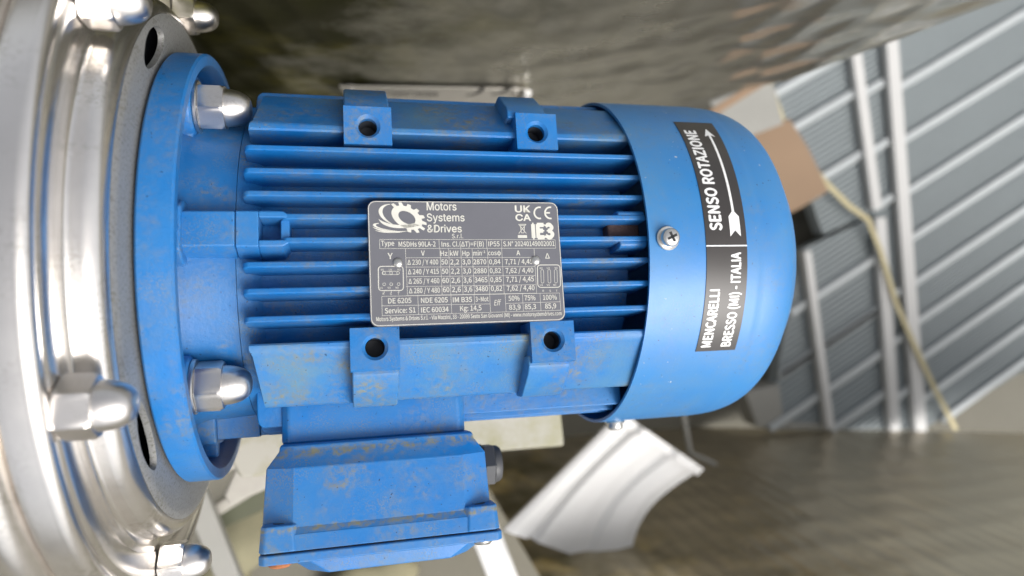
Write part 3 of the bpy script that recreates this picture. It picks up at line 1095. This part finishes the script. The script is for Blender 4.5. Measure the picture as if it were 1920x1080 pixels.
# ------------------------------------------------------------------ direction label on the cowl
RS = 0.08695
XA, XB = 0.2250, 0.2452
def cyl_pt(th, x, r):
    return (x, r * math.sin(R(th)), r * math.cos(R(th)))
def label_sheet(t0, t1, name, parent, skew=0.0):
    bm = bmesh.new()
    n = 40
    rings = []
    for i in range(n + 1):
        th = t0 + (t1 - t0) * i / n
        xa, xb = XA + 0.0016 * max(0, th / 41.0) ** 2, XB + 0.0020 * max(0, th / 41.0) ** 2
        rings.append([cyl_pt(th, xa, RS), cyl_pt(th, xb, RS), cyl_pt(th, xb, RS + 0.00015), cyl_pt(th, xa, RS + 0.00015)])
    loft(bm, rings)
    return new_obj(name, bm, M_STICK, parent, smooth=30)
lab = label_sheet(-38.9, -6.4, 'maker_label', motor)
lab2 = label_sheet(-5.9, 41.0, 'direction_label', motor)
RT = RS + 0.00022
def on_cowl(th, x):
    return cyl_pt(th, x, RT)
def cowl_lift(th, x):
    return (0, math.sin(R(th)), math.cos(R(th)))
def cowl_text(F, body, t0, t1, base_x, h, off=0.012):
    vs, fs = fit_text(body, t0, t1, 0, h, off)
    F.add([(x, base_x - y + 0.0016 * max(0, x / 41.0) ** 2, k) for x, y, k in vs], fs)
F = Flat()
cowl_text(F, 'SENSO ROTAZIONE', -1.5, 35.6, 0.2332, 0.0056, 0.045)
F.build('lettering', M_WHITE, lab2, on_cowl, cowl_lift)
F = Flat()
def sx(th):
    return 0.2398 + 0.0016 * max(0, th / 41.0) ** 2
n = 30
ths = [1.0 + (33.5 - 1.0) * i / n for i in range(n + 1)]
F.band([(t, sx(t) - 0.0006) for t in ths], [(t, sx(t) + 0.0006) for t in ths])
F.poly([(32.6, sx(33) - 0.0027), (33.4, sx(33)), (32.6, sx(33) + 0.0027), (36.8, sx(36.5))])
for sg in (-1, 1):
    q = [i / 16 for i in range(17)]
    F.band([(-3.4 + 6.0 * t, sx(0) + sg * 0.0026) for t in q], [(-1.6 + 6.2 * t, sx(0)) for t in q])
F.build('arrow', M_WHITE, lab2, on_cowl, cowl_lift)
F = Flat()
cowl_text(F, 'MENCARELLI', -37.3, -19.0, 0.2318, 0.0046, 0.042)
cowl_text(F, 'BRESSO (MI) - ITALIA', -37.3, -8.2, 0.2418, 0.0046, 0.042)
F.build('lettering', M_WHITE, lab, on_cowl, cowl_lift)
F = Flat()
F.poly([(-6.35, XA), (-5.95, XA), (-5.95, XB), (-6.35, XB)])
F.build('divider', M_WHITE, lab2, on_cowl, cowl_lift)

# ------------------------------------------------------------------ rating plate
PZL = 0.0822
P_TL, P_TR, P_BR, P_BL = (0.0793, 0.0113), (0.1596, 0.0113), (0.1588, -0.0398), (0.0793, -0.0398)
PX0, PX1, PY1, PY0 = 0.0793, 0.1590, 0.0112, -0.0397
PW, PH = PX1 - PX0, PY1 - PY0
def rrect(x0, x1, y0, y1, r, k=6):
    pts = []
    for cx, cy, a in ((x1 - r, y1 - r, 0), (x0 + r, y1 - r, 90), (x0 + r, y0 + r, 180), (x1 - r, y0 + r, 270)):
        for i in range(k + 1):
            t = R(a + 90 * i / k)
            pts.append((cx + r * math.cos(t), cy + r * math.sin(t)))
    return pts
bm = bmesh.new()
o1 = rrect(PX0, PX1, PY0, PY1, 0.0032)
o2 = rrect(PX0 + 0.0002, PX1 - 0.0002, PY0 + 0.0002, PY1 - 0.0002, 0.0030)
loft(bm, [[(x, y, PZL - 0.0006) for x, y in o1], [(x, y, PZL) for x, y in o1], [(x, y, PZL + 0.0003) for x, y in o2]])
nameplate = new_obj('rating_plate', bm, M_NAME, motor, smooth=30)

# crop pixel -> plate rectangle (homography solved from four corners)
def solve(A, b):
    n = len(b)
    Mx = [row[:] + [b[i]] for i, row in enumerate(A)]
    for i in range(n):
        p = max(range(i, n), key=lambda k: abs(Mx[k][i]))
        Mx[i], Mx[p] = Mx[p], Mx[i]
        for k in range(n):
            if k != i:
                f = Mx[k][i] / Mx[i][i]
                Mx[k] = [a - f * c for a, c in zip(Mx[k], Mx[i])]
    return [Mx[i][n] / Mx[i][i] for i in range(n)]
src = [(77, 57), (1587, 75), (1624, 1012), (92, 1050)]
dst = [(0, 0), (PW, 0), (PW, -PH), (0, -PH)]
A, bb = [], []
for (x, y), (X, Y) in zip(src, dst):
    A.append([x, y, 1, 0, 0, 0, -X * x, -X * y]); bb.append(X)
    A.append([0, 0, 0, x, y, 1, -Y * x, -Y * y]); bb.append(Y)
HM = solve(A, bb)
def hpt(x, y):
    w = HM[6] * x + HM[7] * y + 1
    return ((HM[0] * x + HM[1] * y + HM[2]) / w, (HM[3] * x + HM[4] * y + HM[5]) / w)
KY = PH / 965.0
def on_plate(x, y):
    return (PX0 + x, PY1 + y, PZL + 0.00042)
def on_plate2(x, y):
    return (PX0 + x, PY1 + y, PZL + 0.00036)
T = Flat()
def T_(body, x0, x1, base, h, off=0.014, shear=0.0, font=None):
    xc = (x0 + x1) / 2
    a = hpt(x0, base)[0]; b = hpt(x1, base)[0]
    y = hpt(xc, base)[1]
    vs, fs = fit_text(body, a, b, y, h * KY, off, shear, font)
    T.add(vs, fs)
T_('Motors', 546, 780, 138, 62, 0.016, 0, SANS)
T_('Systems', 546, 842, 225, 60, 0.016, 0, SANS)
T_('&Drives', 548, 818, 312, 58, 0.016, 0, SANS)
T_('S.r.l.', 740, 828, 360, 34, 0.008)
T_('UK', 1247, 1365, 155, 54, 0.035, 0, SANS)
T_('CA', 1250, 1368, 223, 52, 0.035, 0, SANS)
T_('IE3', 1382, 1545, 361, 113, 0.075)
T_('Type', 182, 285, 416, 38)
T_('MSDHs 90LA-2', 320, 610, 424, 38)
T_('Ins. Cl.(\u0394T)=F(B)', 658, 990, 425, 38)
T_('IP55', 1027, 1115, 425, 38)
T_('S.N\u00b0 20240149002001', 1145, 1552, 425, 38)
T_('V', 495, 523, 495, 38)
T_('Hz', 648, 702, 498, 38)
T_('kW', 722, 788, 498, 38)
T_('Hp', 820, 875, 498, 38)
T_('min', 905, 972, 497, 38); T_('-1', 976, 1000, 478, 20)
T_('cos\u03c6', 1022, 1124, 495, 36)
T_('A', 1248, 1276, 497, 38)
rows = [('\u0394 230 / Y 400', '50', '2,2', '3,0', '2870', '0,84', '7,71 / 4,45', 566),
        ('\u0394 240 / Y 415', '50', '2,2', '3,0', '2880', '0,82', '7,62 / 4,40', 640),
        ('\u0394 265 / Y 460', '60', '2,6', '3,6', '3465', '0,85', '7,71 / 4,45', 714),
        ('\u0394 280 / Y 480', '60', '2,6', '3,6', '3480', '0,82', '7,62 / 4,40', 788)]
for i, r in enumerate(rows):
    s = i * 3
    b0 = r[7]
    for txt, x0, x1 in zip(r[:7], (387, 652, 723, 817, 905, 1030, 1155), (628, 702, 792, 882, 1006, 1118, 1374)):
        T_(txt, x0 + s, x1 + s, b0 - (x0 - 387) * 0.006 * i, 38)
T_('DE 6205', 232, 412, 866, 38); T_('NDE 6205', 488, 697, 864, 38); T_('IM B35', 738, 887, 862, 38)
T_('3~Mot', 915, 1017, 858, 36); T_('Eff', 1060, 1117, 890, 42, 0.004, 0.25)
T_('50%', 1175, 1262, 854, 38); T_('75%', 1302, 1388, 852, 38); T_('100%', 1448, 1557, 849, 38)
T_('Service: S1', 205, 443, 942, 38); T_('IEC 60034', 488, 702, 938, 38); T_('Kg: 14,5', 793, 960, 929, 38)
T_('83,9', 1178, 1268, 924, 38); T_('85,3', 1302, 1390, 921, 38); T_('85,9', 1462, 1550, 917, 38)
T_('Motors Systems & Drives S.r.l. - Via Mazzini, 33 - 20099 Sesto San Giovanni (MI) - www.motorsystemdrives.com', 137, 1592, 988, 30, 0.016)
T_('Y', 233, 272, 521, 46, 0.01); T_('\u0394', 1476, 1510, 524, 42, 0.01)
for s, x in (('W2', 177), ('U2', 241), ('V2', 306)):
    T_(s, x, x + 24, 611, 13)
for s, x in (('U1', 168), ('V1', 228), ('W1', 290)):
    T_(s, x, x + 24, 752, 13)
for s, x in (('R', 190), ('S', 247), ('T', 306)):
    T_(s, x, x + 12, 800, 16)
for s, x in (('W2', 1427), ('U2', 1485), ('V2', 1546)):
    T_(s, x, x + 24, 606, 13)
for s, x in (('U1', 1426), ('V1', 1480), ('W1', 1532)):
    T_(s, x, x + 24, 740, 13)
for s, x in (('R', 1446), ('S', 1500), ('T', 1552)):
    T_(s, x, x + 12, 787, 16)
# CE mark: two arcs and a bar
def px_arc(F, cx, cy, rx, ry, a0, a1, w):
    t = [R(a0 + (a1 - a0) * i / 24) for i in range(25)]
    F.band([hpt(cx + (rx + w / 2) * math.cos(q), cy - (ry + w / 2) * math.sin(q)) for q in t],
           [hpt(cx + (rx - w / 2) * math.cos(q), cy - (ry - w / 2) * math.sin(q)) for q in t])
def px_line(F, x0, y0, x1, y1, w):
    a, b = hpt(x0, y0), hpt(x1, y1)
    F.line(a[0], a[1], b[0], b[1], w * KY)
px_arc(T, 1440, 161, 42, 45, 75, 285, 13)
px_arc(T, 1526, 161, 42, 45, 78, 282, 13)
px_line(T, 1486, 161, 1524, 161, 13)
# crossed-out bin
for a in ((1270, 250, 1330, 325), (1330, 250, 1270, 325), (1280, 262, 1322, 262), (1285, 262, 1290, 320), (1317, 262, 1312, 320), (1290, 320, 1312, 320), (1277, 252, 1325, 252)):
    px_line(T, *a, 5)
px_line(T, 1262, 349, 1335, 349, 24)
T.build('lettering', M_LETTER, nameplate, on_plate)

G = Flat()
def poly_line(pts, w, closed=False):
    for i in range(len(pts) - (0 if closed else 1)):
        px_line(G, *pts[i], *pts[(i + 1) % len(pts)], w)
LW = 2.6
poly_line([(171, 366), (1558, 376), (1561, 443), (171, 438)], LW, True)
for x in (637, 1012, 1131):
    px_line(G, x, 370, x + 2, 441, LW)
for y0, y1 in ((512, 515), (585, 588), (660, 657), (738, 730), (808, 797)):
    px_line(G, 374, y0, 1392, y1, LW)
for x in (372, 643, 711, 807, 897, 1017, 1131, 1388):
    px_line(G, x, 441, x + 11, 803, LW)
poly_line([(182, 812), (1580, 797), (1586, 932), (184, 962)], LW, True)
px_line(G, 182, 886, 1028, 878, LW)
px_line(G, 1150, 876, 1583, 866, LW)
for x, a, b in ((463, 810, 957), (722, 808, 950), (904, 806, 880), (1027, 804, 944), (1149, 802, 941), (1286, 800, 938), (1425, 799, 935)):
    px_line(G, x, a, x + 4, b, LW)
def px_rr(x0, y0, x1, y1, r, w):
    out = rrect(x0, x1, y0, y1, r, 5)
    n = len(out)
    for i in range(n):
        px_line(G, *out[i], *out[(i + 1) % n], w)
px_rr(158, 578, 352, 767, 24, 6)
px_rr(1410, 575, 1590, 752, 24, 6)
px_rr(188, 617, 322, 643, 12, 3)
for x in (1448, 1503, 1555):
    px_rr(x - 11, 612, x + 11, 718, 10, 3)
for x, y in ((202, 718), (257, 718), (315, 718), (202, 630), (257, 630), (312, 630)):
    px_arc(G, x, y, 11, 11, 0, 360, 3)
for x in (202, 257, 315):
    px_line(G, x, 770, x, 785, 3)
G.build('table_lines', M_LETTER, nameplate, on_plate2)

# thin pale border
B = Flat()
oo = rrect(0.0003, PW - 0.0003, -PH + 0.0003, -0.0003, 0.0030)
ii = rrect(0.00055, PW - 0.00055, -PH + 0.00055, -0.00055, 0.0028)
B.band(oo + oo[:1], ii + ii[:1])
B.build('border_line', M_LETTER, nameplate, on_plate2)

# emblem: a tilted cog with sweeping crescents
L = Flat()
def gear_pt(r, a):
    # circle in perspective: axes 150 x 88 turned by 32 degrees
    x, y = r * 135 * math.cos(a), r * 82 * math.sin(a)
    c_, s_ = math.cos(R(30)), math.sin(R(30))
    return hpt(388 + x * c_ - y * s_, 195 + x * s_ + y * c_)
NT = 13
outp, inp = [], []
for i in range(NT * 8 + 1):
    a = 2 * math.pi * i / (NT * 8)
    ph = (i % 8)
    r = 1.24 if ph in (1, 2, 3, 4) else 0.98
    q = math.degrees(a) % 360
    if 75 < q < 185:
        r = 0.98
    outp.append(gear_pt(r, a))
    inp.append(gear_pt(0.54, a))
L.band(outp, inp)
def crescent(p_out, p_in):
    def bez(p, k=20):
        o = []
        for i in range(k + 1):
            t = i / k
            o.append(tuple((1 - t) ** 3 * p[0][j] + 3 * t * (1 - t) ** 2 * p[1][j] + 3 * t * t * (1 - t) * p[2][j] + t ** 3 * p[3][j] for j in (0, 1)))
        return o
    L.band([hpt(*q) for q in bez(p_out)], [hpt(*q) for q in bez(p_in)])
crescent([(258, 86), (120, 90), (140, 210), (300, 258)], [(258, 90), (165, 105), (175, 200), (300, 258)])
crescent([(165, 205), (190, 275), (330, 300), (490, 258)], [(165, 205), (210, 240), (330, 272), (440, 240)])
crescent([(165, 238), (85, 235), (100, 290), (310, 300)], [(165, 243), (120, 245), (130, 280), (310, 300)])
crescent([(118, 268), (160, 310), (300, 325), (400, 300)], [(118, 268), (170, 290), (290, 308), (400, 300)])
crescent([(135, 292), (165, 318), (260, 318), (350, 312)], [(135, 292), (165, 305), (260, 309), (350, 312)])
L.build('cog_emblem', M_LETTER, nameplate, on_plate)

for u, v in ((312, 552), (1398, 540)):
    x, y = hpt(u, v)
    bm = bmesh.new()
    lathe_x(bm, [(0.0003, 0.0), (0.0003, 0.0020), (0.0008, 0.0019), (0.0013, 0.0013), (0.0015, 0.0)], 32)
    xform(bm, Matrix.Translation((PX0 + x, PY1 + y, PZL)) @ Matrix.Rotation(R(-90), 4, 'Y'))
    new_obj('rivet', bm, M_ZINC, nameplate)

# ------------------------------------------------------------------ terminal box (on the -Y side)
def oct_ring(x0, x1, z0, z1, cx, cz, y):
    return [(x0 + cx, y, z1), (x1 - cx, y, z1), (x1, y, z1 - cz), (x1, y, z0 + cz), (x1 - cx, y, z0), (x0 + cx, y, z0), (x0, y, z0 + cz), (x0, y, z1 - cz)]
bm = bmesh.new()
ZC = 0.0
r1 = oct_ring(0.0425, 0.1228, -0.046, 0.046, 0.010, 0.004, -0.0838)
rings = [oct_ring(0.0425, 0.1232, -0.046, 0.0455, 0.006, 0.003, -0.0842),
         oct_ring(0.0418, 0.1240, -0.047, 0.0465, 0.006, 0.003, -0.0850),
         oct_ring(0.0414, 0.1244, -0.047, 0.0470, 0.006, 0.003, -0.0872),
         oct_ring(0.0366, 0.1290, -0.050, 0.0515, 0.0112, 0.006, -0.0935),
         oct_ring(0.0350, 0.1300, -0.0515, 0.0530, 0.0125, 0.007, -0.1165),
         oct_ring(0.0346, 0.1306, -0.053, 0.0545, 0.0110, 0.005, -0.1192)]
loft(bm, rings)
box = new_obj('terminal_box', bm, M_BOX, motor, smooth=25, bevel=0.0011, seg=3)
# neck
bm = bmesh.new()
rings = [oct_ring(0.0418, 0.1220, -0.036, 0.0400, 0.003, 0.003, -0.055),
         oct_ring(0.0420, 0.1218, -0.036, 0.0400, 0.003, 0.003, -0.0845)]
loft(bm, rings)
new_obj('neck', bm, M_BOX, box, smooth=25, bevel=0.0012, seg=3)
# rim flange and corner blocks
bm = bmesh.new()
loft(bm, [oct_ring(0.0354, 0.1312, -0.0545, 0.0545, 0.002, 0.002, -0.1188), oct_ring(0.0350, 0.1316, -0.0550, 0.0550, 0.002, 0.002, -0.1254)])
new_obj('rim', bm, M_BOX, box, smooth=25, bevel=0.0005)
for x0, x1 in ((0.0345, 0.0500), (0.1165, 0.1322)):
    for z0, z1 in ((0.040, 0.0556), (-0.0556, -0.040)):
        bm = bmesh.new()
        loft(bm, [oct_ring(x0 + 0.0008, x1 - 0.0008, z0, z1 - 0.0007, 0.002, 0.002, -0.1150), oct_ring(x0, x1, z0, z1, 0.002, 0.002, -0.1253)])
        new_obj('corner_block', bm, M_BOX, box, smooth=25, bevel=0.0007)
        bm = bmesh.new()
        cyl_between(bm, ((x0 + x1) / 2, -0.1148, (z0 + z1) / 2 + 0.001), ((x0 + x1) / 2, -0.116, (z0 + z1) / 2 + 0.001), 0.0028)
        new_obj('screw_hole', bm, M_HOLE, box)
# lid
bm = bmesh.new()
loft(bm, [oct_ring(0.0345, 0.1330, -0.0555, 0.0558, 0.002, 0.002, -0.1259), oct_ring(0.0345, 0.1330, -0.0555, 0.0558, 0.002, 0.002, -0.1298)])
loft(bm, [oct_ring(0.0440, 0.1290, -0.042, 0.0500, 0.008, 0.008, -0.1297), oct_ring(0.0530, 0.1190, -0.038, 0.0480, 0.008, 0.008, -0.1365)])
lid = new_obj('lid', bm, M_BOX, box, smooth=25, bevel=0.0007)
bm = bmesh.new()
loft(bm, [oct_ring(0.0358, 0.1310, -0.0535, 0.0540, 0.002, 0.002, -0.1253), oct_ring(0.0358, 0.1310, -0.0535, 0.0540, 0.002, 0.002, -0.1260)])
new_obj('gasket', bm, M_BLACK, box, smooth=0)
for x, z, m, r in ((0.0420, 0.0475, M_RUST, 0.0047), (0.1255, 0.0475, M_ZINC, 0.0042), (0.0420, -0.047, M_ZINC, 0.0042), (0.1255, -0.047, M_ZINC, 0.0042)):
    bm = bmesh.new()
    lathe_x(bm, [(0.0, 0.0), (0.0, r), (0.0015, r), (0.0024, r * 0.8), (0.0028, 0.0)], 32)
    xform(bm, Matrix.Translation((x, -0.1297, z)) @ Matrix.Rotation(R(-90), 4, 'Z'))
    s_ = new_obj('lid_screw', bm, m, box)
    if m is M_RUST:
        s_['label'] = 'rusty orange screw head'
# cable gland on the far end of the box
bm = bmesh.new()
lathe_x(bm, [(0.0, 0.0), (0.0, 0.0102), (0.0045, 0.0102), (0.0048, 0.0096)] , 40)
rg = []
for x in (0.0046, 0.0052, 0.0098, 0.0104):
    k = 0.0108 if x in (0.0052, 0.0098) else 0.0102
    rg.append([(x, k * math.sin(2 * math.pi * i / 6), k * math.cos(2 * math.pi * i / 6)) for i in range(6)])
loft(bm, rg)
lathe_x(bm, [(0.0104, 0.0092), (0.0126, 0.0090), (0.0140, 0.0080), (0.0145, 0.0)], 40)
xform(bm, Matrix.Translation((0.1302, -0.1035, 0.004)))
new_obj('cable_gland', bm, M_RUBBER, box, smooth=35)
